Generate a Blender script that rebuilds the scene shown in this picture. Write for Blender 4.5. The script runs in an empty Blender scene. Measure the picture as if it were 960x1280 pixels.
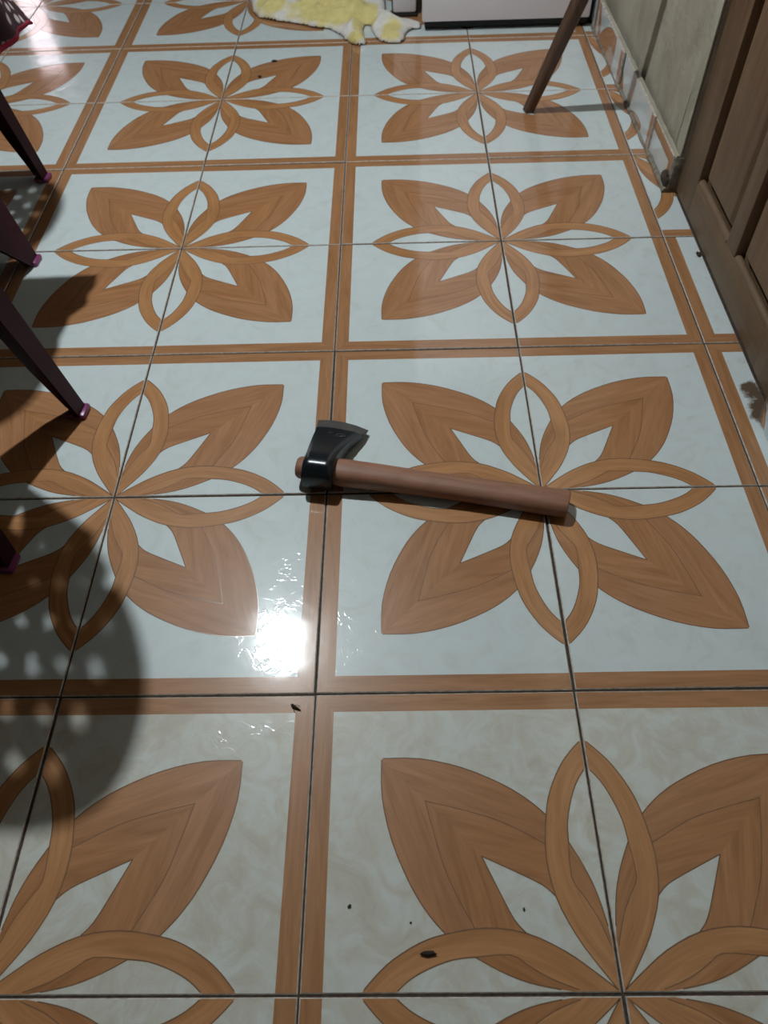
import bpy, bmesh, math, random
from mathutils import Vector, Matrix, noise
from mathutils.geometry import delaunay_2d_cdt

random.seed(7)
S = 0.40                                   # one floor tile in metres; lengths below are in tiles unless said otherwise
SC = bpy.context.scene
COL = SC.collection

# ------------------------------------------------------------------ camera
cd = bpy.data.cameras.new('camera')
cam = bpy.data.objects.new('camera', cd); COL.objects.link(cam)
R2 = Vector((0.9996476, -0.0012669, -0.0265146)); D2 = Vector((-0.0171946, -0.7918863, -0.6104264)); FW = Vector((-0.0202232, 0.6106672, -0.7916291))
m = Matrix((R2, -D2, -FW)).transposed().to_4x4()
m.translation = Vector((0.339145, -0.281396, 2.809104)) * S
cam.matrix_world = m
cd.sensor_fit = 'AUTO'; cd.sensor_width = 36.0; cd.lens = 969.76 / 1280 * 36.0
cd.clip_start = 0.02
cd.dof.use_dof = True; cd.dof.focus_distance = 1.25; cd.dof.aperture_fstop = 6.8
SC.camera = cam

# ------------------------------------------------------------------ world, exposure
w = bpy.data.worlds.new('world'); SC.world = w; w.use_nodes = True
w.node_tree.nodes['Background'].inputs[0].default_value = (0.6, 0.65, 0.7, 1)
w.node_tree.nodes['Background'].inputs[1].default_value = 0.006
SC.view_settings.view_transform = 'Standard'; SC.view_settings.look = 'None'
SC.view_settings.exposure = 0.0; SC.view_settings.gamma = 1.0
SC.view_settings.use_curve_mapping = False
LAMP = Vector((-1.1618, 4.42, 6.0))        # the ceiling bulb, found from its glare on the floor and the shadows
LAMP_STRENGTH = 4650.0
LAMP_COLOR = (0.915, 0.99, 1.02, 1)
DAYLIGHT = 5.0

# ------------------------------------------------------------------ node helpers
def mat(name):
    mm = bpy.data.materials.new(name); mm.use_nodes = True
    nt = mm.node_tree; b = nt.nodes['Principled BSDF']
    return mm, nt, b
def N(nt, t, **kw):
    n = nt.nodes.new(t)
    for k, v in kw.items():
        if k in n.inputs.keys() if isinstance(k, str) else False: n.inputs[k].default_value = v
        else: setattr(n, k, v)
    return n
def lk(nt, a, b): nt.links.new(a, b)
def ramp(nt, fac, stops):
    r = nt.nodes.new('ShaderNodeValToRGB'); e = r.color_ramp.elements
    e[0].position, e[0].color = stops[0][0], (*stops[0][1], 1)
    e[1].position, e[1].color = stops[-1][0], (*stops[-1][1], 1)
    for p, c in stops[1:-1]:
        x = e.new(p); x.color = (*c, 1)
    lk(nt, fac, r.inputs[0]); return r
def noise_tex(nt, vec, scale, detail=4, rough=.55, dist=0.0):
    n = nt.nodes.new('ShaderNodeTexNoise'); n.inputs['Scale'].default_value = scale
    n.inputs['Detail'].default_value = detail; n.inputs['Roughness'].default_value = rough; n.inputs['Distortion'].default_value = dist
    if vec is not None: lk(nt, vec, n.inputs['Vector'])
    return n
def mapping(nt, vec, scale=(1, 1, 1), loc=None):
    mp = nt.nodes.new('ShaderNodeMapping'); mp.inputs['Scale'].default_value = scale
    lk(nt, vec, mp.inputs['Vector'])
    if loc is not None: lk(nt, loc, mp.inputs['Location'])
    return mp.outputs[0]
def mix(nt, fac, a, b, blend='MIX'):
    x = nt.nodes.new('ShaderNodeMix'); x.data_type = 'RGBA'; x.blend_type = blend
    for sock, v in ((x.inputs[0], fac), (x.inputs[6], a), (x.inputs[7], b)):
        if hasattr(v, 'links'): lk(nt, v, sock)
        elif isinstance(v, (int, float)): sock.default_value = v
        else: sock.default_value = (*v, 1)
    return x.outputs[2]
def math_n(nt, op, a, b=0.0, c=0.0):
    x = nt.nodes.new('ShaderNodeMath'); x.operation = op
    for i, v in enumerate((a, b, c)):
        if hasattr(v, 'links'): lk(nt, v, x.inputs[i])
        else: x.inputs[i].default_value = v
    return x.outputs[0]
def bump(nt, b, h, strength, dist):
    n = nt.nodes.new('ShaderNodeBump'); n.inputs['Strength'].default_value = strength; n.inputs['Distance'].default_value = dist
    lk(nt, h, n.inputs['Height']); lk(nt, n.outputs[0], b.inputs['Normal'])
def simple(name, col, rough=.5, metal=0.0, nscale=30, nvar=.15, bumpd=0.0, spec=.5):
    mm, nt, b = mat(name)
    tc = nt.nodes.new('ShaderNodeTexCoord')
    n = noise_tex(nt, tc.outputs['Object'], nscale)
    r = ramp(nt, n.outputs[0], [(.3, tuple(c * (1 - nvar) for c in col)), (.7, tuple(min(1, c * (1 + nvar)) for c in col))])
    lk(nt, r.outputs[0], b.inputs['Base Color'])
    b.inputs['Roughness'].default_value = rough; b.inputs['Metallic'].default_value = metal
    b.inputs['Specular IOR Level'].default_value = spec
    if bumpd: bump(nt, b, n.outputs[0], .6, bumpd)
    return mm

# ------------------------------------------------------------------ tile materials
TILE_ROUGH = 0.088
def dirt_masks(nt, pos):
    """grime rubbed into the tiles along the wall and the rust stain beside the door (they belong to the floor, in room coordinates)"""
    sep = nt.nodes.new('ShaderNodeSeparateXYZ'); lk(nt, pos, sep.inputs[0])
    # stain centred at (2.16, 2.62) tiles
    sx = math_n(nt, 'MULTIPLY', math_n(nt, 'SUBTRACT', sep.outputs[0], 2.15 * S), 1 / (0.075 * S))
    sy = math_n(nt, 'MULTIPLY', math_n(nt, 'SUBTRACT', sep.outputs[1], 2.53 * S), 1 / (0.22 * S))
    d = math_n(nt, 'ADD', math_n(nt, 'MULTIPLY', sx, sx), math_n(nt, 'MULTIPLY', sy, sy))
    n = noise_tex(nt, pos, 26, 5, .6)
    st = math_n(nt, 'SUBTRACT', math_n(nt, 'MULTIPLY', n.outputs[0], 3.2), d)
    st = math_n(nt, 'MULTIPLY', math_n(nt, 'SUBTRACT', st, .9), 2.2); st.node.use_clamp = True
    # light grime near the right wall
    g = math_n(nt, 'MULTIPLY', math_n(nt, 'SUBTRACT', sep.outputs[0], 1.45 * S), 1.6 / S); g.node.use_clamp = True
    n2 = noise_tex(nt, pos, 17, 6, .7)
    g2 = math_n(nt, 'MULTIPLY', math_n(nt, 'SUBTRACT', n2.outputs[0], .60), 6.0); g2.node.use_clamp = True
    gg = math_n(nt, 'MULTIPLY', math_n(nt, 'MULTIPLY', g, g2), .45)
    # specks everywhere
    n3 = noise_tex(nt, pos, 75, 3, .6)
    sp = math_n(nt, 'MULTIPLY', math_n(nt, 'SUBTRACT', n3.outputs[0], .735), 9.0); sp.node.use_clamp = True
    return st, gg, math_n(nt, 'MULTIPLY', sp, .5)
def glaze(name, wood, tones=None):
    mm, nt, b = mat(name)
    geo = nt.nodes.new('ShaderNodeNewGeometry'); pos = geo.outputs['Position']
    tc = nt.nodes.new('ShaderNodeTexCoord'); oi = nt.nodes.new('ShaderNodeObjectInfo')
    if wood:
        uv = nt.nodes.new('ShaderNodeUVMap'); uv.uv_map = 'grain'
        off = nt.nodes.new('ShaderNodeVectorMath'); off.operation = 'ADD'; lk(nt, uv.outputs[0], off.inputs[0])
        cmb = nt.nodes.new('ShaderNodeCombineXYZ'); lk(nt, math_n(nt, 'MULTIPLY', oi.outputs['Random'], 9.0), cmb.inputs[2]); lk(nt, cmb.outputs[0], off.inputs[1])
        v1 = mapping(nt, off.outputs[0], (1.6, 16, 1)); v2 = mapping(nt, off.outputs[0], (5, 70, 1))
        n1 = noise_tex(nt, v1, 1.5, 4, .55, .8); n2 = noise_tex(nt, v2, 1.5, 3, .6)
        c = ramp(nt, n1.outputs[0], [(.25, (.325, .152, .063)), (.5, (.415, .206, .092)), (.75, (.495, .258, .124))])
        c2 = ramp(nt, n2.outputs[0], [(.3, (.80, .78, .74)), (.6, (1, 1, 1))])
        col = mix(nt, .6, c.outputs[0], c2.outputs[0], 'MULTIPLY')
        at = nt.nodes.new('ShaderNodeAttribute'); at.attribute_name = 'tone'
        col = mix(nt, 1.0, col, at.outputs['Color'], 'MULTIPLY')
    else:
        off = nt.nodes.new('ShaderNodeVectorMath'); off.operation = 'ADD'; lk(nt, tc.outputs['Object'], off.inputs[0])
        cmb = nt.nodes.new('ShaderNodeCombineXYZ'); lk(nt, math_n(nt, 'MULTIPLY', oi.outputs['Random'], 7.0), cmb.inputs[2]); lk(nt, cmb.outputs[0], off.inputs[1])
        n1 = noise_tex(nt, off.outputs[0], 16, 6, .62, 1.6)
        c = ramp(nt, n1.outputs[0], [(.28, tones[0]), (.45, tones[1]), (.62, tones[2])])
        col = c.outputs[0]
    st, gg, sp = dirt_masks(nt, pos)
    col = mix(nt, gg, col, (.30, .24, .13)); col = mix(nt, st, col, (.10, .065, .04)); col = mix(nt, sp, col, (.16, .14, .10))
    lk(nt, col, b.inputs['Base Color'])
    rg = noise_tex(nt, pos, 9, 4, .6)
    rr = nt.nodes.new('ShaderNodeMapRange'); lk(nt, rg.outputs[0], rr.inputs[0]); rr.inputs[3].default_value = TILE_ROUGH * .75; rr.inputs[4].default_value = TILE_ROUGH * 1.35
    lk(nt, math_n(nt, 'ADD', rr.outputs[0], math_n(nt, 'MULTIPLY', math_n(nt, 'ADD', st, gg), .3)), b.inputs['Roughness'])
    b.inputs['IOR'].default_value = 1.5
    b.inputs['Coat Weight'].default_value = .5; b.inputs['Coat Roughness'].default_value = .40
    # pressed relief: fine vein lines on the white glaze, near flat on the print
    nv = noise_tex(nt, pos, 26, 3, .5, 1.2)
    ridge = math_n(nt, 'SUBTRACT', 1.0, math_n(nt, 'MULTIPLY', math_n(nt, 'ABSOLUTE', math_n(nt, 'SUBTRACT', nv.outputs[0], .5)), 22.0)); ridge.node.use_clamp = True
    pn = noise_tex(nt, pos, 11, 2, .5); patch = math_n(nt, 'MULTIPLY', math_n(nt, 'SUBTRACT', pn.outputs[0], .42), 8.0); patch.node.use_clamp = True
    wav = noise_tex(nt, pos, 14, 2, .5)
    if wood: h = math_n(nt, 'MULTIPLY', wav.outputs[0], .5)
    else: h = math_n(nt, 'ADD', math_n(nt, 'MULTIPLY', wav.outputs[0], .5), math_n(nt, 'MULTIPLY', math_n(nt, 'MULTIPLY', ridge, patch), .125))
    bump(nt, b, h, .5, .0012)
    return mm
M_WHITE = glaze('white_glaze', False, ((.545, .59, .575), (.585, .645, .645), (.60, .665, .67)))
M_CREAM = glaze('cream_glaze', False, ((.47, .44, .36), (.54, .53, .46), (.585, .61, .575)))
M_WOOD = glaze('wood_print_glaze', True)
M_LINE = simple('print_outline', (.20, .115, .066), .25, nscale=60)
M_BISQUE = simple('tile_edge', (.47, .42, .37), .6, nscale=90, nvar=.35)
M_GROUT = simple('dark_grout', (.055, .038, .026), .9, nscale=160, nvar=.5, bumpd=.001)

# ------------------------------------------------------------------ mesh helpers (tiles in, metres out)
def link(name, me, mats=(), parent=None, loc=(0, 0, 0)):
    o = bpy.data.objects.new(name, me); COL.objects.link(o)
    for x in mats: me.materials.append(x)
    if parent is not None: o.parent = parent
    o.location = Vector(loc) * S
    return o
def from_bm(name, bm, mats=(), parent=None, loc=(0, 0, 0), smooth=True, recalc=True):
    if recalc: bmesh.ops.recalc_face_normals(bm, faces=bm.faces)
    me = bpy.data.meshes.new(name)
    for v in bm.verts: v.co = v.co * S
    bm.to_mesh(me); bm.free()
    if smooth:
        me.polygons.foreach_set('use_smooth', [True] * len(me.polygons))
        me.set_sharp_from_angle(angle=math.radians(38))
    return link(name, me, mats, parent, loc)
def add_box(bm, lo, hi, bev=0.0):
    r = bmesh.ops.create_cube(bm, size=1.0)
    lo, hi = Vector(lo), Vector(hi)
    for v in r['verts']:
        v.co = Vector([lo[i] + (v.co[i] + .5) * (hi[i] - lo[i]) for i in range(3)])
    if bev:
        es = {e for v in r['verts'] for e in v.link_edges}
        bmesh.ops.bevel(bm, geom=list(es), offset=bev, segments=2, affect='EDGES', profile=.5)
def add_loft(bm, rings, cap=True, closed=True):
    vs = [[bm.verts.new(p) for p in r] for r in rings]
    n = len(vs[0])
    for i in range(len(vs) - 1):
        for j in range(n if closed else n - 1):
            bm.faces.new((vs[i][j], vs[i][(j + 1) % n], vs[i + 1][(j + 1) % n], vs[i + 1][j]))
    if cap and closed:
        bm.faces.new(list(reversed(vs[0]))); bm.faces.new(vs[-1])
    return vs
def add_tube(bm, pts, rad, n=10):
    pts = [Vector(p) for p in pts]; rings = []
    for i, p in enumerate(pts):
        t = (pts[min(i + 1, len(pts) - 1)] - pts[max(i - 1, 0)]).normalized()
        a = t.cross(Vector((0, 0, 1)))
        if a.length < 1e-3: a = t.cross(Vector((1, 0, 0)))
        a.normalize(); b = t.cross(a)
        r = rad[i] if isinstance(rad, (list, tuple)) else rad
        rings.append([p + (a * math.cos(k * 2 * math.pi / n) + b * math.sin(k * 2 * math.pi / n)) * r for k in range(n)])
    add_loft(bm, rings)
def empty(name, loc, rz=0.0):
    o = bpy.data.objects.new(name, None); COL.objects.link(o); o.location = Vector(loc) * S; o.rotation_euler = (0, 0, rz)
    o.empty_display_size = .05
    return o
def tag(o, label, cat, group=None):
    o['label'] = label; o['category'] = cat
    if group: o['group'] = group
    return o
def structure(o): o['kind'] = 'structure'; return o

# ------------------------------------------------------------------ the printed tile
def smooth_line(pts, k=3):
    out = []
    P = [Vector(p) for p in pts]
    for i in range(len(P) - 1):
        p0, p1, p2, p3 = P[max(i - 1, 0)], P[i], P[i + 1], P[min(i + 2, len(P) - 1)]
        for s in range(k):
            t = s / k
            out.append(.5 * ((2 * p1) + (p2 - p0) * t + (2 * p0 - 5 * p1 + 4 * p2 - p3) * t * t + (3 * p1 - p0 - 3 * p2 + p3) * t ** 3))
    out.append(P[-1]); return [(q.x, q.y) for q in out]
D_OUT = smooth_line([(.738, .742), (.602, .740), (.452, .706), (.312, .645), (.224, .588), (.167, .536)])
V_OUT = smooth_line([(0, .81), (.052, .760), (.097, .704), (.142, .620), (.167, .536), (.184, .404), (.168, .276), (.117, .160), (.058, .073), (.012, .012)])
V_IN1 = smooth_line([(0, .705), (.040, .655), (.071, .592), (.095, .515), (.102, .446)])
V_IN2 = smooth_line([(.102, .446), (.062, .367), (.032, .284), (.013, .187), (0, .085)])
V_MID = smooth_line([(.102, .446), (.108, .334), (.078, .280), (.042, .214), (.012, .13)])
HOLE = smooth_line([(.402, .402), (.300, .356), (.209, .312), (.168, .276)])
CHEV = smooth_line([(.590, .588), (.473, .560), (.330, .517), (.181, .440)])
BORDER = .925
def inside(p, poly):
    x, y = p; c = False; n = len(poly)
    for i in range(n):
        x1, y1 = poly[i]; x2, y2 = poly[i - 1]
        if (y1 > y) != (y2 > y) and x < (x2 - x1) * (y - y1) / (y2 - y1) + x1: c = not c
    return c
POLY_V = V_OUT + [(0, 0)]
POLY_VIN = V_IN1 + V_IN2[1:]
POLY_VMID = V_MID + list(reversed(V_IN2))
POLY_D = D_OUT + [(.10, .45), (0, .30), (0, 0)] + [(.738, .742)]
POLY_HOLE = HOLE + V_OUT[V_OUT.index((HOLE[-1])) if HOLE[-1] in V_OUT else 18:] + [(.02, .02)]
POLY_CHEV = CHEV + [(.1, .40), (.05, .05), (.59, .588)]
def ring_edge(b):
    for i in range(len(V_OUT) - 1):
        (a1, b1), (a2, b2) = V_OUT[i], V_OUT[i + 1]
        if b2 <= b <= b1: return a1 + (a2 - a1) * (b1 - b) / max(b1 - b2, 1e-6)
    return 0.0
def region(a, b):
    sw = a > b
    if sw: a, b = b, a
    if b > BORDER: return 'border', sw
    if inside((a, b), POLY_V):
        if inside((a, b), POLY_VIN): return 'white', sw
        return ('ring2' if inside((a, b), POLY_VMID) else 'ring'), sw
    if inside((a, b), POLY_D) and not inside((a, b), POLY_HOLE):
        return ('petal_in' if inside((a, b), POLY_CHEV) else 'petal_out'), sw
    return 'white', sw
TONE = {'border': (.90, .88, .86), 'ring': (1.06, 1.02, .92), 'ring2': (.90, .82, .74), 'petal_out': (.94, .90, .90), 'petal_in': (.92, .86, .80)}
def grain_uv(reg, sw, a, b):
    if sw: a, b = b, a
    if reg == 'border': u, v = a, b + 3
    elif reg == 'ring': u, v = b + 5, a - ring_edge(b)
    elif reg == 'ring2': u, v = b * .9 + a * .5 + 8, a * .9 - b * .5
    elif reg == 'petal_out': u, v = a * .94 + b * .34 + 11, b * .94 - a * .34
    else: u, v = a * .97 + b * .22 + 14, b * .97 - a * .22
    return u + (20 if sw else 0), v
EDGE, GAP, THICK = .0080, .0043, .02
def tile_bm(x0=EDGE, x1=1 - EDGE, y0=EDGE, y1=1 - EDGE, rim=True):
    pts, edges = [], []
    def poly(line, sym=True):
        for fl in ((False, True) if sym else (False,)):
            i0 = len(pts)
            for p in line: pts.append(Vector((p[1], p[0]) if fl else p))
            for i in range(len(line) - 1): edges.append((i0 + i, i0 + i + 1))
    for ln in (D_OUT, V_OUT, V_IN1, V_IN2, V_MID, HOLE, CHEV, [(-.1, BORDER), (BORDER, BORDER)]): poly(ln)
    poly([(.402, .402), (.59, .588), (.738, .742)], False); poly([(BORDER, BORDER), (1.1, 1.1)], False)
    poly([(x0, y0), (x1, y0), (x1, y1), (x0, y1), (x0, y0)], False)
    vs, es, fs, *_ = delaunay_2d_cdt(pts, edges, [], 0, 1e-5)
    bm = bmesh.new(); uvl = bm.loops.layers.uv.new('grain'); tl = bm.loops.layers.float_color.new('tone')
    bv = {}
    def V(i):
        if i not in bv: bv[i] = bm.verts.new((vs[i].x, vs[i].y, 0))
        return bv[i]
    for f in fs:
        c = (sum(vs[i].x for i in f) / len(f), sum(vs[i].y for i in f) / len(f))
        if not (x0 < c[0] < x1 and y0 < c[1] < y1): continue
        try: face = bm.faces.new([V(i) for i in f])
        except ValueError: continue
        reg, sw = region(*c)
        face.material_index = 0 if reg == 'white' else 1
        t = TONE.get(reg, (1, 1, 1))
        for l in face.loops:
            l[tl] = (*t, 1); l[uvl].uv = grain_uv(reg, sw, l.vert.co.x, l.vert.co.y)
    bm.normal_update()
    for f in bm.faces:
        if f.normal.z < 0: f.normal_flip()
    if rim:
        be = [e for e in bm.edges if len(e.link_faces) == 1]
        for dz, out in ((-.0035, EDGE - GAP), (-THICK, 0.0)):
            r = bmesh.ops.extrude_edge_only(bm, edges=be)
            nv = [g for g in r['geom'] if isinstance(g, bmesh.types.BMVert)]
            for v in nv:
                for k, lo, hi in ((0, x0, x1), (1, y0, y1)):
                    if abs(v.co[k] - lo) < 1e-4: v.co[k] -= out
                    elif abs(v.co[k] - hi) < 1e-4: v.co[k] += out
                v.co.z = dz
            x0, x1, y0, y1 = x0 - out, x1 + out, y0 - out, y1 + out
            for g in r['geom']:
                if isinstance(g, bmesh.types.BMFace): g.material_index = 3
            be = [g for g in r['geom'] if isinstance(g, bmesh.types.BMEdge) and len(g.link_faces) == 1]
            x0, x1, y0, y1 = x0, x1, y0, y1
        for f in bm.faces:
            if f.material_index == 3:
                f.normal_update()
    return bm
def add_strokes(bm, x0, x1, y0, y1, wd=.0042):
    for ln in (D_OUT, V_OUT, V_IN1, V_IN2, V_MID, HOLE, CHEV):
        wl = wd * (.75 if ln in (CHEV, V_MID) else 1.0)
        for fl in (False, True):
            q = [Vector((p[1], p[0])) if fl else Vector(p) for p in ln]
            prev = None
            for i, p in enumerate(q):
                t = (q[min(i + 1, len(q) - 1)] - q[max(i - 1, 0)]).normalized(); nn = Vector((-t.y, t.x)) * wl / 2
                if not (x0 + .002 < p.x < x1 - .002 and y0 + .002 < p.y < y1 - .002): prev = None; continue
                cur = (bm.verts.new((p.x + nn.x, p.y + nn.y, .0005)), bm.verts.new((p.x - nn.x, p.y - nn.y, .0005)))
                if prev:
                    f = bm.faces.new((prev[0], prev[1], cur[1], cur[0])); f.material_index = 2
                    f.normal_update()
                    if f.normal.z < 0: f.normal_flip()
                prev = cur
def tile_mesh(name, x0=EDGE, x1=1 - EDGE, y0=EDGE, y1=1 - EDGE):
    bm = tile_bm(x0, x1, y0, y1); add_strokes(bm, x0, x1, y0, y1)
    for v in bm.verts: v.co *= S
    me = bpy.data.meshes.new(name); bm.to_mesh(me); bm.free()
    for x in (M_WHITE, M_WOOD, M_LINE, M_BISQUE): me.materials.append(x)
    return me

# ------------------------------------------------------------------ floor: slab + every tile
bm = bmesh.new(); add_box(bm, (-9, -4, -.4), (2.6, 18.2, -.006))
floor = structure(from_bm('floor', bm, [M_GROUT], smooth=False))
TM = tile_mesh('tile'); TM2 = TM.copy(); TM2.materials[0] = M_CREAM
rnd = random.Random(3)
for j in range(-2, 9):
    for i in range(-6, 2):
        ci = i if i % 2 else i + 1                     # the flower's centre is the corner with odd i and even j
        cj = j if j % 2 == 0 else j + 1
        # the print is symmetric about the tile's diagonal, so a quarter turn serves all four corners
        rot = {(0, 0): 0, (1, 0): 1, (1, 1): 2, (0, 1): 3}[(ci - i, cj - j)]
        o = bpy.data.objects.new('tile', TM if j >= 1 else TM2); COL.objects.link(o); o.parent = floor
        jit = rnd.uniform(-.0012, .0012)
        o.rotation_euler = (rnd.uniform(-.0016, .0016), rnd.uniform(-.0016, .0016), rot * math.pi / 2 + jit)
        o.location = ((ci + rnd.uniform(-.0014, .0014)) * S, (cj + rnd.uniform(-.0014, .0014)) * S, rnd.uniform(-.0008, .0008) * S)

# cut tiles that fill the strip between the last seam and the right wall / door
CUTW = .185
_cream = {}
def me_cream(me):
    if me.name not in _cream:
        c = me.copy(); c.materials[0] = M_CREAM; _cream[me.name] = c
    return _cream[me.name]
m_edge_far = tile_mesh('cut_tile', EDGE, 1 - EDGE, 1 - CUTW, 1 - EDGE)
m_edge_near = tile_mesh('cut_tile', 1 - CUTW, 1 - EDGE, EDGE, 1 - EDGE)
m_ring = tile_mesh('cut_tile', EDGE, 1 - EDGE, EDGE, CUTW)
for j in range(-2, 9):
    me, rz, x, y = (m_ring, -.5, 2, j + 1) if j >= 4 else (m_edge_far, .5, 3, j) if j % 2 == 0 else (m_edge_near, 1, 3, j + 1)
    o = bpy.data.objects.new('cut_tile', me); COL.objects.link(o); o.parent = floor
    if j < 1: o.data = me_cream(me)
    o.rotation_euler = (0, 0, rz * math.pi); o.location = (x * S, y * S, rnd.uniform(-.001, .0008) * S)

# ------------------------------------------------------------------ wall, skirting, door on the right
def plaster(name, c0, c1, sc=6):
    mm, nt, b = mat(name)
    geo = nt.nodes.new('ShaderNodeNewGeometry'); p = geo.outputs['Position']
    n = noise_tex(nt, mapping(nt, p, (1, 1, .8)), sc, 7, .65, .5); n2 = noise_tex(nt, p, 60, 5, .6)
    c = ramp(nt, n.outputs[0], [(.28, c0), (.72, c1)])
    n3 = noise_tex(nt, mapping(nt, p, (1, 1, .7)), 34, 6, .65)
    col = mix(nt, .35, c.outputs[0], ramp(nt, n3.outputs[0], [(.30, (.85, .84, .81)), (.65, (1, 1, 1))]).outputs[0], 'MULTIPLY')
    lk(nt, col, b.inputs['Base Color']); b.inputs['Roughness'].default_value = .9
    bump(nt, b, n2.outputs[0], .6, .006)
    return mm
M_PLASTER = plaster('old_plaster', (.262, .226, .168), (.44, .400, .318))
M_PATCH = plaster('patched_plaster', (.28, .255, .19), (.43, .40, .318), 9)
M_ROOM = plaster('painted_plaster', (.06, .055, .045), (.08, .072, .06), 3)
M_CEIL = plaster('dark_ceiling_boards', (.022, .017, .013), (.03, .024, .018), 3)
M_MORTAR = simple('dirty_mortar', (.20, .17, .13), .95, nscale=70, nvar=.45, bumpd=.004)
M_CRACK = simple('dark_crack', (.05, .045, .035), .95)
WX = 2.165
bm = bmesh.new()
add_box(bm, (WX, 4.5, -.1), (2.6, 18.2, 6.5)); add_box(bm, (WX, -4, -.1), (2.6, 2.46, 6.5)); add_box(bm, (WX, 2.46, 5.14), (2.6, 4.5, 6.5))
wall_r = structure(from_bm('wall_right', bm, [M_PLASTER], smooth=False))
# skirting: cut pieces of the same tile set upright
def skirting(y_far, ln, xf, a0, a1, b0, b1, flipb=False, tilt=0.0):
    """piece a0..a1 along the wall, b0..b1 up it; its face turned to the room, a grows towards the camera"""
    me = tile_mesh('skirting_tile', a0, a1, b0, b1)
    o = bpy.data.objects.new('skirting_tile', me); COL.objects.link(o); o.parent = wall_r
    # local x -> -y (towards the camera), local y -> up, local z -> -x (into the room)
    R = Matrix(((0, 0, -1), (-1, 0, 0), (0, 1, 0))).to_4x4()
    if flipb: R = Matrix(((0, 0, -1), (1, 0, 0), (0, -1, 0))).to_4x4()
    o.matrix_local = Matrix.Translation(Vector((xf, y_far, 0.008)) * S) @ Matrix.Rotation(tilt, 4, 'Z') @ R @ Matrix.Translation(Vector((-a0, -b1 if flipb else -b0, 0)) * S)
    return o
skirting(5.03, .5, 2.122, 1 - .51, 1 - EDGE, .77, 1 - EDGE)
skirting(6.02, 1.0, 2.108, EDGE, 1 - EDGE, .685, .915, flipb=False)
skirting(7.02, 1.0, 2.085, EDGE, 1 - EDGE, .50, .735)
skirting(8.03, 1.0, 2.085, EDGE, 1 - EDGE, .30, .535)
for k in range(5): skirting(2.44 - k * 1.01, 1.0, 2.12, EDGE, 1 - EDGE, .685, .915)
# uneven mortar bead between floor strip and skirting
bm = bmesh.new(); pts, rad = [], []
for k in range(46):
    y = 4.5 + k * .06
    n = noise.noise(Vector((y * 6.3, 1.7, 0)))
    xx = 2.122 - .037 * min(1, max(0, (y - 4.6) / 2.3))
    pts.append((xx + .006 * n, y, .004)); rad.append(max(.007, .016 + .012 * noise.noise(Vector((y * 9, 5, 2))) + .010 * (1 if y < 4.95 else 0)))
add_tube(bm, pts, rad, 7); from_bm('mortar_bead', bm, [M_MORTAR], wall_r)
bm = bmesh.new(); pts, rad = [], []
for k in range(46):
    y = 4.5 + k * .06; pts.append((2.143 - .03 * min(1, max(0, (y - 4.6) / 2.3)), y, .238 + .006 * noise.noise(Vector((y * 7, 3, 1))))); rad.append(.014 + .006 * noise.noise(Vector((y * 11, 1, 8))))
add_tube(bm, pts, rad, 6); from_bm('plaster_ledge', bm, [M_PLASTER], wall_r)
bm = bmesh.new(); bmesh.ops.create_icosphere(bm, subdivisions=3, radius=.045)
for v in bm.verts:
    v.co = v.co * (1 + .45 * noise.noise(v.co * 22)); v.co.x *= .7; v.co += Vector((2.115, 4.545, .085))
from_bm('mortar_lump', bm, [simple('dark_dirt', (.075, .055, .04), .95, nscale=60, nvar=.5, bumpd=.004)], wall_r)
bm = bmesh.new(); add_box(bm, (2.128, 4.497, .0), (2.185, 4.528, .235), .006)
for v in bm.verts: v.co += Vector((.5, 1, 0)) * .006 * noise.noise(v.co * 30)
from_bm('mortar_fill', bm, [M_MORTAR], wall_r)
# patched plaster reveal beside the door and the crack along it
bm = bmesh.new(); L1, L2 = [], []
for k in range(26):
    z = .12 + k * .24; yy = 4.63 + .02 * noise.noise(Vector((z * 2.1, 0, 4))) - .02 * min(1, z)
    L1.append((z, yy))
rings = [[(WX - .010, 4.500, z), (WX - .014, 4.53, z), (WX - .012, yy - .02, z), (WX + .004, yy, z), (WX + .004, 4.5, z)] for z, yy in L1]
add_loft(bm, rings); from_bm('plaster_patch', bm, [M_PATCH], wall_r)
bm = bmesh.new()
add_tube(bm, [(WX - .001, 4.66 - .07 * min(1, max(0, (z - .3) / .8)) + .018 * noise.noise(Vector((z * 5, 9, 0))), z) for z in [.25 + .05 * k for k in range(44)]], [.0012 + .003 * abs(noise.noise(Vector((k * .4, 2, 2)))) for k in range(44)], 5)
from_bm('crack', bm, [M_CRACK], wall_r)

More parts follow.
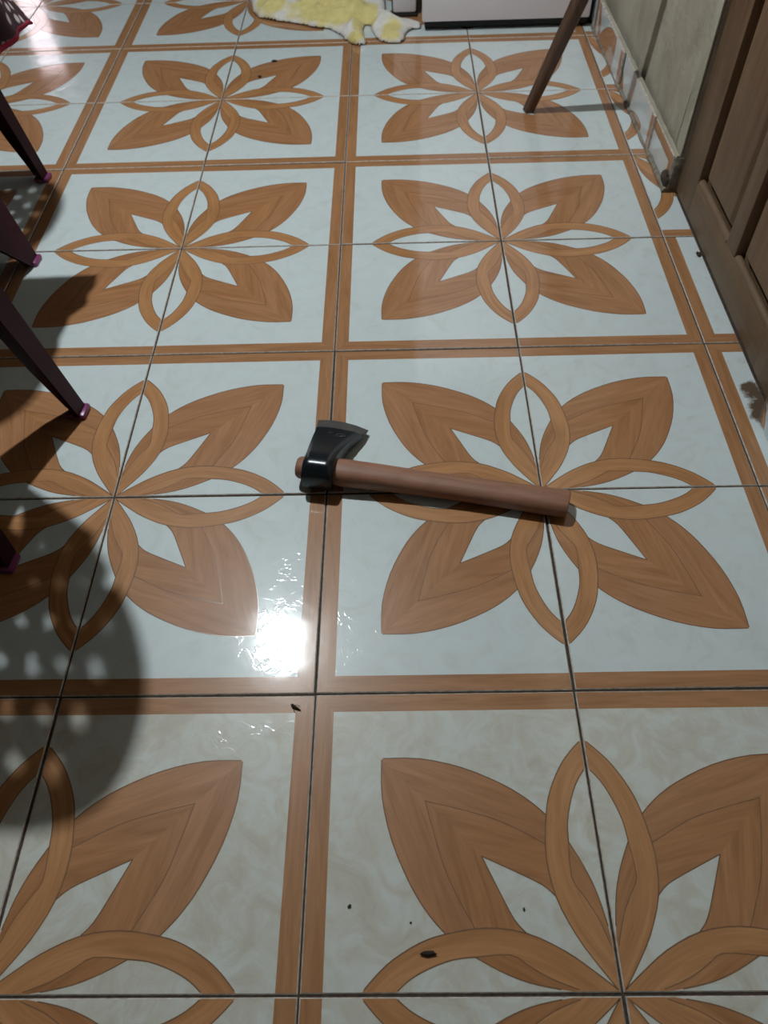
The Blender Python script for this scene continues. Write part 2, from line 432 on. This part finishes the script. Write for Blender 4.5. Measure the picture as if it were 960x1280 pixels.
def door_wood(name, vertical):
    mm, nt, b = mat(name)
    geo = nt.nodes.new('ShaderNodeNewGeometry'); p = geo.outputs['Position']
    sc = (30, 30, 2.2) if vertical else (30, 2.2, 30)
    n = noise_tex(nt, mapping(nt, p, sc), 1.3, 6, .62, .7); n2 = noise_tex(nt, mapping(nt, p, tuple(4 * q for q in sc)), 1.0, 3, .6)
    c = ramp(nt, n.outputs[0], [(.25, (.062, .026, .0105)), (.5, (.130, .064, .028)), (.75, (.205, .118, .056))])
    col = mix(nt, .5, c.outputs[0], ramp(nt, n2.outputs[0], [(.35, (.70, .68, .66)), (.6, (1, 1, 1))]).outputs[0], 'MULTIPLY')
    sep = nt.nodes.new('ShaderNodeSeparateXYZ'); lk(nt, p, sep.inputs[0])
    dn = noise_tex(nt, p, 9, 5, .65)
    d = math_n(nt, 'MULTIPLY', math_n(nt, 'SUBTRACT', math_n(nt, 'ADD', dn.outputs[0], .12), math_n(nt, 'MULTIPLY', sep.outputs[2], 1.1)), 1.5); d.node.use_clamp = True
    col = mix(nt, math_n(nt, 'MULTIPLY', d, .6), col, (.19, .137, .082))
    lk(nt, col, b.inputs['Base Color']); b.inputs['Roughness'].default_value = .6
    bump(nt, b, n.outputs[0], .35, .0015)
    return mm
M_DOORV = door_wood('door_wood_upright', True); M_DOORH = door_wood('door_wood_level', False)
DX = 2.19
door = structure(empty('door_1', (DX, 3.485, 0)))
def dpart(name, lo, hi, mt, bev=.008):
    bm = bmesh.new(); add_box(bm, [lo[0] - DX, lo[1] - 3.485, lo[2]], [hi[0] - DX, hi[1] - 3.485, hi[2]], bev)
    return from_bm(name, bm, [mt], door)
dpart('stile', (DX, 4.19, .012), (DX + .1, 4.498, 5.12), M_DOORV); dpart('stile', (DX, 2.47, .012), (DX + .1, 2.78, 5.12), M_DOORV)
dpart('mid_stile', (DX + .002, 3.415, .24), (DX + .1, 3.565, 4.9), M_DOORV)
for z0, z1 in ((.012, .235), (2.1, 2.5), (4.82, 5.12)):
    dpart('rail', (DX + .001, 2.77, z0), (DX + .1, 4.20, z1), M_DOORH)
for y0, y1 in ((2.78, 3.415), (3.565, 4.19)):
    for z0, z1 in ((.235, 2.1), (2.5, 4.82)):
        bm = bmesh.new()
        def rg(x, ins): return [(x, y0 + ins - 3.485, z0 + ins), (x, y1 - ins - 3.485, z0 + ins), (x, y1 - ins - 3.485, z1 - ins), (x, y0 + ins - 3.485, z1 - ins)]
        add_loft(bm, [rg(.075, -.005), rg(.058, -.005), rg(.058, .035), rg(.018, .085), rg(.016, .1)])
        from_bm('panel', bm, [M_DOORV], door, smooth=False)
        # rounded moulding along the bottom and the sides of the recess
        bm = bmesh.new()
        add_tube(bm, [(.026, y0 - 3.485 + .004, z0 + .004), (.026, y1 - 3.485 - .004, z0 + .004)], .024, 12)
        from_bm('moulding', bm, [M_DOORH], door)
bm = bmesh.new(); add_box(bm, (.11, 2.46 - 3.485, .0), (.3, 4.5 - 3.485, 5.14)); from_bm('door_backing', bm, [M_DOORV], door, smooth=False)

# ------------------------------------------------------------------ the rest of the room shell
bm = bmesh.new(); add_box(bm, (-9.3, -4.3, 6.5), (2.6, 18.5, 6.7)); structure(from_bm('ceiling', bm, [M_CEIL], smooth=False))
bm = bmesh.new(); add_box(bm, (-9.3, -4.3, -.1), (-9, 18.5, 6.5)); structure(from_bm('wall_left', bm, [M_ROOM], smooth=False))
bm = bmesh.new(); add_box(bm, (-9, -4.3, -.1), (2.6, -4, 6.5)); structure(from_bm('wall_front', bm, [M_ROOM], smooth=False))
bm = bmesh.new()
OX0, OX1, OZ = -7.62, -6.95, 4.78
add_box(bm, (-9, 18.2, -.1), (OX0, 18.5, 6.5)); add_box(bm, (OX1, 18.2, -.1), (2.6, 18.5, 6.5)); add_box(bm, (OX0, 18.2, OZ), (OX1, 18.5, 6.5))
structure(from_bm('wall_back', bm, [M_ROOM], smooth=False))
mm, nt, b = mat('daylight_pane'); b.inputs['Base Color'].default_value = (.8, .8, .8, 1)
b.inputs['Emission Color'].default_value = (1, .86, .93, 1); b.inputs['Emission Strength'].default_value = DAYLIGHT
d2 = structure(empty('door_2', ((OX0 + OX1) / 2, 18.3, 0))); hw = (OX1 - OX0) / 2
bm = bmesh.new(); add_box(bm, (-hw + .06, -.01, .06), (hw - .06, .01, OZ - .06)); from_bm('glass_pane', bm, [mm], d2, smooth=False)
for lo, hi in (((-hw, -.05, 0), (-hw + .06, .05, OZ)), ((hw - .06, -.05, 0), (hw, .05, OZ)), ((-hw + .06, -.05, OZ - .06), (hw - .06, .05, OZ)), ((-hw + .06, -.05, 0), (hw - .06, .05, .06))):
    bm = bmesh.new(); add_box(bm, lo, hi); from_bm('door_frame', bm, [M_DOORV], d2, smooth=False)

# ------------------------------------------------------------------ ceiling bulb
lamp = tag(empty('ceiling_lamp', (LAMP.x, LAMP.y, 6.5)), 'bare white bulb under the ceiling that glares on the tiles', 'lamp')
mm, nt, b = mat('lit_bulb'); b.inputs['Emission Color'].default_value = LAMP_COLOR; b.inputs['Emission Strength'].default_value = LAMP_STRENGTH
bm = bmesh.new(); bmesh.ops.create_uvsphere(bm, u_segments=24, v_segments=16, radius=.03 / S)
for v in bm.verts: v.co.z += LAMP.z - 6.5
from_bm('bulb', bm, [mm], lamp)
bm = bmesh.new(); add_tube(bm, [(0, 0, -.19), (0, 0, -.37), (0, 0, -.42)], [.07, .07, .045], 16); from_bm('socket', bm, [simple('white_plastic_socket', (.7, .7, .68), .4)], lamp)
bm = bmesh.new(); add_tube(bm, [(0, 0, -.19), (0, 0, -.04), (0, 0, 0)], [.05, .05, .12], 16); from_bm('ceiling_rose', bm, [bpy.data.materials['white_plastic_socket']], lamp)

# ------------------------------------------------------------------ the axe
axe = tag(empty('axe', (-.022, 2.072, 0), math.atan2(-.175, .985)), 'small axe with black steel head and reddish brown wooden handle', 'axe')
# axe frame: x along the handle, y towards the cutting edge
def axe_wood():
    mm, nt, b = mat('axe_handle_wood'); tc = nt.nodes.new('ShaderNodeTexCoord')
    n = noise_tex(nt, mapping(nt, tc.outputs['Object'], (7, 90, 90)), 1.0, 5, .6, .6); n2 = noise_tex(nt, tc.outputs['Object'], 18, 4, .6)
    c = ramp(nt, n.outputs[0], [(.25, (.20, .088, .048)), (.55, (.30, .140, .083)), (.8, (.38, .195, .125))])
    col = mix(nt, .5, c.outputs[0], ramp(nt, n2.outputs[0], [(.3, (.66, .62, .6)), (.6, (1, 1, 1))]).outputs[0], 'MULTIPLY')
    lk(nt, col, b.inputs['Base Color']); b.inputs['Roughness'].default_value = .55; bump(nt, b, n.outputs[0], .3, .001)
    return mm
M_AXW = axe_wood()
bm = bmesh.new(); rings = []
prof = [(-.118, .030, .030), (-.116, .044, .042), (-.104, .052, .050), (-.06, .056, .056), (.07, .062, .060), (.10, .066, .062), (.25, .064, .060), (.45, .062, .057), (.65, .062, .057), (.85, .064, .058), (1.05, .067, .060), (1.122, .068, .061), (1.134, .064, .058), (1.138, .058, .052)]
for x, ry, rz in prof:
    t = (x + .12) / 1.26
    cy = .012 * math.sin(t * math.pi) + .006 * (1 - t) ; cz = .080 * (1 - t) ** 2 + .050 * (1 - (1 - t) ** 2); rz *= .82 if x > .3 else .9
    rings.append([(x + (.006 * math.cos(a) if x > 1.1 else 0), cy + ry * math.copysign(abs(math.cos(a)) ** .85, math.cos(a)), cz + rz * math.copysign(abs(math.sin(a)) ** .85, math.sin(a))) for a in [k * 2 * math.pi / 20 for k in range(20)]])
add_loft(bm, rings); from_bm('handle', bm, [M_AXW], axe)
def lerp_tab(tab, x):
    for (x0, v0), (x1, v1) in zip(tab, tab[1:]):
        if x <= x1: return v0 + (v1 - v0) * max(0, (x - x0)) / (x1 - x0)
    return tab[-1][1]
HT = [(-.090, .012), (-.086, .036), (-.072, .060), (-.045, .079), (-.03, .086), (0, .082), (.03, .076), (.055, .070), (.08, .063), (.105, .056), (.15, .045), (.21, .033), (.30, .019), (.378, .0015)]
LT = [(-.09, -.072), (.05, -.076), (.12, -.084), (.2, -.090), (.28, -.092), (.378, -.106)]
RT = [(-.09, .066), (.06, .069), (.10, .073), (.14, .080), (.20, .095), (.264, .122), (.31, .142), (.378, .158)]
ED = [(-.106, .374), (-.05, .383), (.02, .379), (.09, .362), (.158, .334)]
def head_bm(s0, s1):
    st = sorted({h[0] for h in HT} | {.125, .18, .24, .27}); st = [s for s in st if s0 - 1e-6 <= s <= s1 + 1e-6]
    bm = bmesh.new(); rings = []
    nx = 13
    for s in st:
        l, r, h = lerp_tab(LT, s), lerp_tab(RT, s), lerp_tab(HT, s)
        top, bot = [], []
        for k in range(nx):
            x = l + (r - l) * k / (nx - 1)
            f = max(0, (s - .15) / .228)
            y = s + (lerp_tab(ED, x) - .378) * f
            e = min(1.0, .80 + .20 * min(1, min(k, nx - 1 - k) / 1.5))      # soft side edges
            zc = .088 - .19 * max(0, y - .02)
            top.append((x, y, zc + h * e)); bot.append((x, y, zc - h * e))
        rings.append(top + bot[::-1])
    add_loft(bm, rings); return bm
def steel(name, col, rough, metal):
    mm, nt, b = mat(name); tc = nt.nodes.new('ShaderNodeTexCoord')
    n = noise_tex(nt, tc.outputs['Object'], 60, 6, .65); n2 = noise_tex(nt, mapping(nt, tc.outputs['Object'], (30, 200, 30)), 1, 3, .6)
    c = ramp(nt, n.outputs[0], [(.3, tuple(.7 * q for q in col)), (.7, tuple(1.25 * q for q in col))])
    lk(nt, c.outputs[0], b.inputs['Base Color']); b.inputs['Roughness'].default_value = rough; b.inputs['Metallic'].default_value = metal
    bump(nt, b, n.outputs[0], .25, .0008); return mm
M_BLACK = steel('black_forged_steel', (.009, .012, .015), .27, 0.0)
M_BIT = steel('ground_steel', (.085, .080, .076), .55, .35)
head = from_bm('axe_head', head_bm(-.09, .30), [M_BLACK], axe)
o = from_bm('cutting_edge', head_bm(.30, .378), [M_BIT], head)
o['label'] = 'grey ground cutting edge'
bm = bmesh.new()
def zs(y): return .088 - .19 * (y - .02) + lerp_tab(HT, y) - .0006
def ringmark(cx, cy, rx, ry, wd=.0035):
    for k in range(20):
        a0, a1 = k * math.pi / 10, (k + 1) * math.pi / 10
        q = [(cx + (rx + s * wd) * math.cos(a), cy + (ry + s * wd) * math.sin(a)) for a, s in ((a0, -.5), (a1, -.5), (a1, .5), (a0, .5))]
        vs = [bm.verts.new((x, y, zs(y) + dz)) for dz in (-.002, .0018) for x, y in q]
        for f in ((4, 5, 6, 7), (0, 3, 7, 4), (1, 2, 6, 5), (0, 1, 5, 4), (3, 2, 6, 7)): bm.faces.new([vs[i] for i in f])
ringmark(.040, .238, .022, .013); ringmark(.046, .232, .006, .004)
for (x0, y0, x1, y1) in ((-.022, .243, -.018, .262), (-.018, .262, -.010, .250), (-.010, .250, -.006, .262)):
    add_tube(bm, [(x0, y0, zs(y0)), (x1, y1, zs(y1))], .0018, 6)
o = from_bm('stamped_mark', bm, [simple('worn_mark', (.06, .062, .062), .5)], head); o['label'] = 'faint stamped oval mark'

# ------------------------------------------------------------------ dark wooden pole leaning on the wall
def pole_wood():
    mm, nt, b = mat('pole_wood'); tc = nt.nodes.new('ShaderNodeTexCoord')
    n = noise_tex(nt, mapping(nt, tc.outputs['Object'], (60, 60, 5)), 1.0, 5, .6, .5)
    c = ramp(nt, n.outputs[0], [(.3, (.060, .028, .016)), (.7, (.125, .066, .040))])
    lk(nt, c.outputs[0], b.inputs['Base Color']); b.inputs['Roughness'].default_value = .45; bump(nt, b, n.outputs[0], .3, .001); return mm
bm = bmesh.new(); d = Vector((.30, -.165, 1)); rings = []
ZT = (2.06 - 1.355) / .30
for k in range(8):
    z = ZT * k / 7; c = Vector((0, 0, 0)) + d * z; r = .036 + .013 * min(1, z / 1.2)
    ax = Vector((.93, .30, -.25)); ay = Vector((-.30, .93, .1))
    rings.append([c + ax * (r * u) + ay * (r * v) for u, v in ((-1, -.7), (-.7, -1), (.7, -1), (1, -.7), (1, .7), (.7, 1), (-.7, 1), (-1, .7))])
for p in rings[0]: p.z = max(p.z, .0015) if p.z > 0 else .0015
add_loft(bm, rings)
pole = from_bm('wooden_pole', bm, [pole_wood()], None, (1.357, 5.668, 0))
tag(pole, 'dark brown square wooden pole standing on the tiles, leaning to the wall', 'pole')

# ------------------------------------------------------------------ maroon plastic chairs
def plastic():
    mm, nt, b = mat('maroon_plastic'); tc = nt.nodes.new('ShaderNodeTexCoord')
    n = noise_tex(nt, tc.outputs['Object'], 25, 3, .5)
    c = ramp(nt, n.outputs[0], [(.3, (.022, .002, .007)), (.7, (.033, .003, .012))])
    lk(nt, c.outputs[0], b.inputs['Base Color']); b.inputs['Roughness'].default_value = .38; b.inputs['Specular IOR Level'].default_value = .15; return mm
M_MAROON = plastic()
M_LIT_FOOT = simple('lit_foot_tint', (.20, .04, .13), .3)  # lamp light on the leg tips, painted as a lighter purple
def make_chair(label, wide=0.0):
    t = tag(empty('plastic_chair', (0, 0, 0)), label, 'chair', 'maroon plastic chairs')
    def leg(x, y, dx, dy):
        bm = bmesh.new(); rings = []
        sx, sy = (1 if dx < 0 else -1), (1 if y > 0 else -1)
        for z, wd in ((.03, .088), (.3, .102), (.7, .125), (1.06, .16)):
            cx, cy, th = x + dx * z, y + dy * z, .026
            # L section with its corner on the outer side
            wy = wd + wide * min(1, z / .4); wx = wd + .06 * min(1, z / .45); q = [(0, 0), (-wx, 0), (-wx, -th), (-th, -th), (-th, -wy), (0, -wy)]
            rings.append([(cx + sx * (u + wd * .4), cy + sy * (v + wd * .4), z) for u, v in q])
        add_loft(bm, rings); lg = from_bm('leg', bm, [M_MAROON], t)
        bm = bmesh.new(); add_box(bm, (x - .048 + sx * .0, y - .048, 0), (x + .05, y + .05, .034), .012); from_bm('foot', bm, [M_LIT_FOOT], lg)  # pad that carries the painted light of the leg tip
    leg(0, .47, -.15, -.10); leg(0, -.47, -.15, .10); leg(-1.08, .47, .10, -.08); leg(-1.08, -.47, .10, .08)
    bm = bmesh.new(); rings = []
    def rr(x0, x1, hy, r, z, n=5):
        o = []
        for cx, cy, a0 in ((x1 - r, hy - r, 0), (x0 + r, hy - r, 90), (x0 + r, -hy + r, 180), (x1 - r, -hy + r, 270)):
            for k in range(n): a = math.radians(a0 + 90 * k / (n - 1)); o.append((cx + r * math.cos(a), cy + r * math.sin(a), z))
        return o
    add_loft(bm, [rr(-1.0, -.10, .43, .1, .98), rr(-1.04, -.07, .46, .12, 1.0), rr(-1.04, -.07, .46, .12, 1.06), rr(-1.0, -.10, .43, .1, 1.09), rr(-.9, -.18, .34, .1, 1.075)])
    from_bm('seat', bm, [M_MAROON], t)
    def bx(z, y): return -.14 + .66 * (z - 1.05) - .10 * (y / .46) ** 2
    for s in (1, -1):
        bm = bmesh.new()
        add_loft(bm, [[(bx(z, .44) + u, s * .435 + v, z) for u, v in ((-.03, -.03), (.03, -.03), (.03, .03), (-.03, .03))] for z in (1.05, 1.3, 1.55, 1.7)])
        from_bm('back_post', bm, [M_MAROON], t)
    bm = bmesh.new(); rings = []
    for k in range(17):
        y = -.40 + .05 * k; zb = .70 + .22 * (1 - (y / .40) ** 2); xx = -.115
        rings.append([(xx - .012, y, zb), (xx + .012, y, zb), (xx + .004, y, 1.0), (xx - .02, y, 1.0)])
    add_loft(bm, rings); from_bm('shade_apron', bm, [M_MAROON], t)  # unseen panel below the seat, added to darken the floor shadow
    for sd_ in (1, -1):                       # side aprons between the legs, added unseen to fill the floor shadow
        bm = bmesh.new(); rings = []
        for k in range(17):
            x = -1.0 + .052 * k; zb = .66 + .20 * (1 - ((k - 8) / 8) ** 2); yy = sd_ * (.40 - .0)
            rings.append([(x, yy - .012, zb), (x, yy + .012, zb), (x, yy + .02, 1.0), (x, yy - .004, 1.0)])
        add_loft(bm, rings); from_bm('side_shade_apron', bm, [M_MAROON], t)
    ny, nz = 46, 46
    bm = bmesh.new(); g = {}
    holes = [(.14 * (k - 2) + (.07 if r % 2 else 0), 1.44 + .13 * r) for r in range(4) for k in range(5)]
    def gv(i, k):
        if (i, k) not in g:
            y = -.46 + .92 * i / ny; top = 2.03 - .34 * abs(y / .46) ** 2.6; z = 1.06 + (top - 1.06) * k / nz
            g[(i, k)] = bm.verts.new((bx(z, y), y, z))
        return g[(i, k)]
    for i in range(ny):
        for k in range(nz):
            y = -.46 + .92 * (i + .5) / ny; top = 2.03 - .34 * abs(y / .46) ** 2.6; z = 1.06 + (top - 1.06) * (k + .5) / nz
            if 1.12 < z < 1.31 and .25 < abs(y) < .41: continue
            if any(((y - a) / .024) ** 2 + ((z - c) / .048) ** 2 < 1 for a, c in holes): continue
            bm.faces.new((gv(i, k), gv(i + 1, k), gv(i + 1, k + 1), gv(i, k + 1)))
    bk = from_bm('backrest', bm, [M_MAROON], t, recalc=False)
    sd = bk.modifiers.new('thickness', 'SOLIDIFY'); sd.thickness = .012; sd.offset = 0
    return t
def copy_tree(o, parent=None):
    c = o.copy(); COL.objects.link(c)
    if parent is not None: c.parent = parent
    for ch in list(o.children): copy_tree(ch, c)
    return c
TH = -.10; DR = Vector((.0998, .995, 0))
chairA = make_chair('nearest of the three maroon plastic chairs on the left, one leg on the large flower')
chairC = make_chair('middle maroon plastic chair on the left, patterned cloth over its back', .26)
chairD = copy_tree(chairA); chairD['label'] = 'farthest of the three maroon plastic chairs on the left'
for c, foot in ((chairA, (-1.300, 2.560, 0)), (chairC, (-1.912, 3.889, 0)), (chairD, (-2.105, 4.865, 0))):
    c.location = (Vector(foot) - DR * .47) * S; c.rotation_euler = (0, 0, TH)
chairC['label'] = 'middle maroon plastic chair on the left, patterned cloth over its back'

# patterned cloth over the back of the middle chair
def batik():
    mm, nt, b = mat('maroon_batik'); uv = nt.nodes.new('ShaderNodeUVMap'); uv.uv_map = 'weave'
    v = nt.nodes.new('ShaderNodeTexVoronoi'); v.voronoi_dimensions = '2D'; v.inputs['Scale'].default_value = 10; lk(nt, mapping(nt, uv.outputs[0], (1.5, 1, 1)), v.inputs['Vector'])
    c = ramp(nt, v.outputs['Distance'], [(.17, (.50, .44, .44)), (.30, (.040, .008, .015)), (.8, (.022, .005, .012))])
    at = nt.nodes.new('ShaderNodeAttribute'); at.attribute_name = 'trim'
    col = mix(nt, at.outputs['Fac'], c.outputs[0], (.30, .012, .045))
    lk(nt, col, b.inputs['Base Color']); b.inputs['Roughness'].default_value = .85; return mm
bm = bmesh.new(); uvl = bm.loops.layers.uv.new('weave'); tl = bm.loops.layers.float_color.new('trim'); g = {}
ny, ns = 40, 40
base = (Vector((-1.912, 3.889, 0)) - DR * .47)
def cloth_pt(i, k):
    f = i / ny; y = 3.07 + .86 * f; s = k / ns
    fold = .018 * math.sin(y * 19) + .012 * math.sin(y * 41 + 1)
    yl = y - base.y; yl = max(-.46, min(.46, yl))
    top = 2.07 - .34 * abs(yl / .46) ** 2.6
    xt = base.x + .99 * (-.14 + .66 * (top - 1.05) - .10 * (yl / .46) ** 2) - .02 - .03 * yl
    hem = 1.31 + .05 * (1 - f) + .02 * math.sin(f * 9)
    if s < .2:                                   # short fall on the seat side
        q = s / .2; return Vector((xt - .10 - .16 * (1 - q), y, top - .5 * (1 - q) + .0))
    if s < .3:
        a = (s - .2) / .1 * math.pi; return Vector((xt - .035 - .065 * math.cos(a), y, top + .04 * math.sin(a)))
    q = (s - .3) / .7
    hx = -1.520 + .135 * f ** 1.5
    return Vector((xt + (hx - xt) * q ** .8 + .03 * (1 - q) + fold * q * .8, y - .035 * q * f, top + (hem - top) * q))
for i in range(ny + 1):
    for k in range(ns + 1): g[(i, k)] = bm.verts.new(cloth_pt(i, k))
for i in range(ny):
    for k in range(ns):
        f = bm.faces.new((g[(i, k)], g[(i + 1, k)], g[(i + 1, k + 1)], g[(i, k + 1)]))
        for l, (a, c) in zip(f.loops, ((i, k), (i + 1, k), (i + 1, k + 1), (i, k + 1))):
            l[uvl].uv = (a / ny, c / ns); l[tl] = (1, 1, 1, 1) if (k >= ns - 1) else (0, 0, 0, 1)
cl = from_bm('patterned_cloth', bm, [batik()], recalc=False)
sd = cl.modifiers.new('thickness', 'SOLIDIFY'); sd.thickness = .004
tag(cl, 'dark maroon cloth with pale flecks and red hem hanging from a chair back', 'cloth')

# ------------------------------------------------------------------ white refrigerator at the far end
M_FRIDGE = simple('white_enamel', (.84, .80, .84), .35, nscale=8, nvar=.03)
M_DARK = simple('black_plastic_and_shade', (.012, .011, .010), .6)  # plastic on the refrigerator, painted shade beside it and under the box
fr = tag(empty('refrigerator', (1.32, 7.2, 0)), 'white refrigerator at the far end, dark gap under its front', 'refrigerator')
bm = bmesh.new(); add_box(bm, (-.70, .06, .07), (.715, 1.42, 4.0), .02); from_bm('body', bm, [simple('grey_enamel', (.30, .29, .29), .45)], fr)
bm = bmesh.new(); add_box(bm, (-.715, -.06, .082), (.72, .055, 2.7), .014); from_bm('door', bm, [M_FRIDGE], fr)
bm = bmesh.new(); add_box(bm, (-.715, -.06, 2.73), (.72, .055, 4.0), .014); from_bm('freezer_door', bm, [M_FRIDGE], fr)
bm = bmesh.new(); add_box(bm, (-.69, .01, .012), (.715, .3, .068), .004); from_bm('plinth', bm, [M_DARK], fr)
for x in (-.62, .64):
    for y in (.1, 1.3):
        bm = bmesh.new(); add_tube(bm, [(x, y, 0), (x, y, .02)], .04, 10); from_bm('foot', bm, [M_DARK], fr)
bm = bmesh.new(); add_box(bm, (.725, .06, .0), (.755, 1.3, 3.6)); wp = from_bm('gap_shade_strip', bm, [M_DARK], None, (1.32, 7.2, 0), smooth=False)  # black sheet put in for the shade of the narrow gap
tag(wp, 'narrow black strip painted in for the shade between refrigerator and wall', 'shade strip')
bx_ = tag(empty('plastic_box', (.46, 7.62, 0)), 'small white plastic box on the floor behind the yellow rag', 'box')
bm = bmesh.new(); add_box(bm, (-.105, -.12, .03), (.105, .22, .55), .022); from_bm('body', bm, [simple('white_plastic', (.76, .74, .76), .45, nscale=8, nvar=.04)], bx_)
bm = bmesh.new(); add_box(bm, (-.115, -.125, .0), (.115, .225, .028), .004); from_bm('base', bm, [M_DARK], bx_)  # black slab painted in for the shadow beneath the box

# ------------------------------------------------------------------ rumpled yellow and white rag
OUT = [(-1.05, 8.25), (-.98, 7.95), (-.93, 7.70), (-.86, 7.56), (-.70, 7.475), (-.52, 7.41), (-.33, 7.30), (-.21, 7.27), (-.12, 7.15), (-.06, 7.02), (-.01, 6.94), (.06, 6.895), (.115, 6.91), (.128, 6.97),
       (.108, 7.07), (.098, 7.19), (.105, 7.33), (.145, 7.33), (.168, 7.18), (.205, 7.04), (.25, 6.96), (.33, 6.925), (.41, 6.925), (.455, 6.99), (.465, 7.10), (.50, 7.19), (.595, 7.22), (.61, 7.30), (.52, 7.36), (.42, 7.42), (.30, 7.5), (.28, 8.25)]
YEL = [(-.2, 7.55, .40, .22), (-.75, 7.75, .16, .24), (-.08, 7.42, .26, .20), (.03, 6.98, .08, .07), (.13, 7.45, .10, .25), (.34, 7.10, .085, .17), (.33, 7.00, .09, .06), (-.35, 7.75, .18, .12), (.05, 7.2, .05, .15)]
def seg_d(p, a, b):
    ap, ab = p - a, b - a; t = max(0, min(1, ap.dot(ab) / ab.dot(ab))); return (ap - ab * t).length
EDGES = [(Vector(OUT[i]), Vector(OUT[(i + 1) % len(OUT)])) for i in range(len(OUT))]
bm = bmesh.new(); tl = bm.loops.layers.float_color.new('print'); g = {}
st = .0165; nx, ny = int(1.75 / st), int(1.45 / st)
def snap(p):
    d, best = 9, None
    for a, b in EDGES:
        ap, ab = p - a, b - a; t = max(0, min(1, ap.dot(ab) / ab.dot(ab))); q = a + ab * t
        if (p - q).length < d: d, best = (p - q).length, q
    return d, best
def rag_v(i, k):
    if (i, k) in g: return g[(i, k)]
    p = Vector((-1.08 + i * st, 6.86 + k * st)); d, q = snap(p)
    if not inside(p, OUT) or d < st * .45: p = q; d = 0
    n1 = noise.noise(Vector((p.x * 4.2, p.y * 4.2, 1.3))); n2 = noise.noise(Vector((p.x * 9, p.y * 9, 7)))
    ridge = 1 - min(1, abs(noise.noise(Vector((p.x * 3.1 + 3, p.y * 2.6, 4)))) * 5)
    z = .012 + .035 * (1 - math.exp(-d / .03)) + (.045 * max(0, n1 + .3) + .02 * n2 + .05 * ridge) * (1 - math.exp(-d / .07))
    r2 = abs((p - Vector((-.12, 7.62))).length - .2); z += .06 * math.exp(-(r2 / .045) ** 2) * (1 if p.y < 7.62 else .5)
    g[(i, k)] = bm.verts.new((p.x, p.y, max(.005, z))); return g[(i, k)]
for i in range(nx):
    for k in range(ny):
        c = Vector((-1.08 + (i + .5) * st, 6.86 + (k + .5) * st))
        if not inside(c, OUT): continue
        try: f = bm.faces.new((rag_v(i, k), rag_v(i + 1, k), rag_v(i + 1, k + 1), rag_v(i, k + 1)))
        except ValueError: continue
        for l in f.loops:
            x, y = l.vert.co.x, l.vert.co.y; vv = 0
            for a, b_, rx, ry in YEL:
                e = ((x - a) / rx) ** 2 + ((y - b_) / ry) ** 2 + .7 * noise.noise(Vector((x * 9, y * 9, 0)))
                vv = max(vv, min(1, max(0, (1.25 - e) * 1.5)))
            l[tl] = (vv, vv, vv, 1)
def ragmat():
    mm, nt, b = mat('rag_print'); at = nt.nodes.new('ShaderNodeAttribute'); at.attribute_name = 'print'
    geo = nt.nodes.new('ShaderNodeNewGeometry'); n = noise_tex(nt, geo.outputs['Position'], 45, 5, .6)
    wht = ramp(nt, n.outputs[0], [(.3, (.60, .56, .52)), (.7, (.72, .69, .65))]); yel = ramp(nt, n.outputs[0], [(.25, (.56, .47, .17)), (.7, (.70, .60, .27))])
    lk(nt, mix(nt, at.outputs['Fac'], wht.outputs[0], yel.outputs[0]), b.inputs['Base Color']); b.inputs['Roughness'].default_value = .95
    bump(nt, b, n.outputs[0], .4, .003); return mm
rag = from_bm('rag', bm, [ragmat()], recalc=False)
bmx = rag.data
sd = rag.modifiers.new('thickness', 'SOLIDIFY'); sd.thickness = .003
sm = rag.modifiers.new('soften', 'SMOOTH'); sm.iterations = 2; sm.factor = .5
tag(rag, 'crumpled white rag with yellow blotches on the tiles before the white appliance', 'rag')

# ------------------------------------------------------------------ crumbs and an insect on the tiles
M_CRUMB = simple('dark_crumb', (.03, .020, .013), .9)
def crumb(x, y, r, sx, sy, label, rz=0.0):
    bm = bmesh.new(); bmesh.ops.create_icosphere(bm, subdivisions=2, radius=r)
    for v in bm.verts:
        v.co = v.co * (1 + .5 * noise.noise(v.co * (1.4 / r) + Vector((x * 9, y * 9, 0)))); v.co.x *= sx; v.co.y *= sy; v.co.z = v.co.z * .6 + r * .55
    o = from_bm('crumb', bm, [M_CRUMB], None, (x, y, .0)); o.rotation_euler = (0, 0, rz)
    tag(o, label, 'crumb', 'crumbs of dirt on the floor')
crumb(.405, .112, .011, 2.3, .7, 'long dark crumb on the curved brown petal nearest the bottom edge')
crumb(.152, .25, .0055, 1.3, .8, 'small dark crumb on the cream corner left of the nearest flower', .6)
crumb(.722, .237, .0050, .8, 1.1, 'tiny dark crumb inside the white heart of the nearest leaf')
crumb(.352, .20, .0035, 1, 1, 'speck of dirt close by the curved brown petal, on cream')
crumb(-.735, 6.365, .014, 1.0, 1.0, 'dark crumb on a petal in front of the yellow rag')
crumb(-.642, 6.656, .012, 1.9, 1.2, 'dark smudge of dirt behind the crumb near the yellow rag')
crumb(2.165, 3.80, .016, .8, 1.3, 'bit of dirt against the bottom of the brown door')
ins = tag(empty('insect', (-.078, .946, 0), -.6), 'dead dark insect on the tile border by the grout crossing', 'insect')
bm = bmesh.new(); add_tube(bm, [(-.016, 0, .005), (-.008, 0, .007), (.002, 0, .006), (.014, .001, .005), (.030, .003, .003)], [.002, .0062, .005, .004, .001], 8); from_bm('body', bm, [M_CRUMB], ins)
for s in (1, -1):
    bm = bmesh.new(); add_tube(bm, [(-.006, 0, .006), (.004, s * .010, .007), (.016, s * .016, .001)], .0009, 5); from_bm('leg', bm, [M_CRUMB], ins)
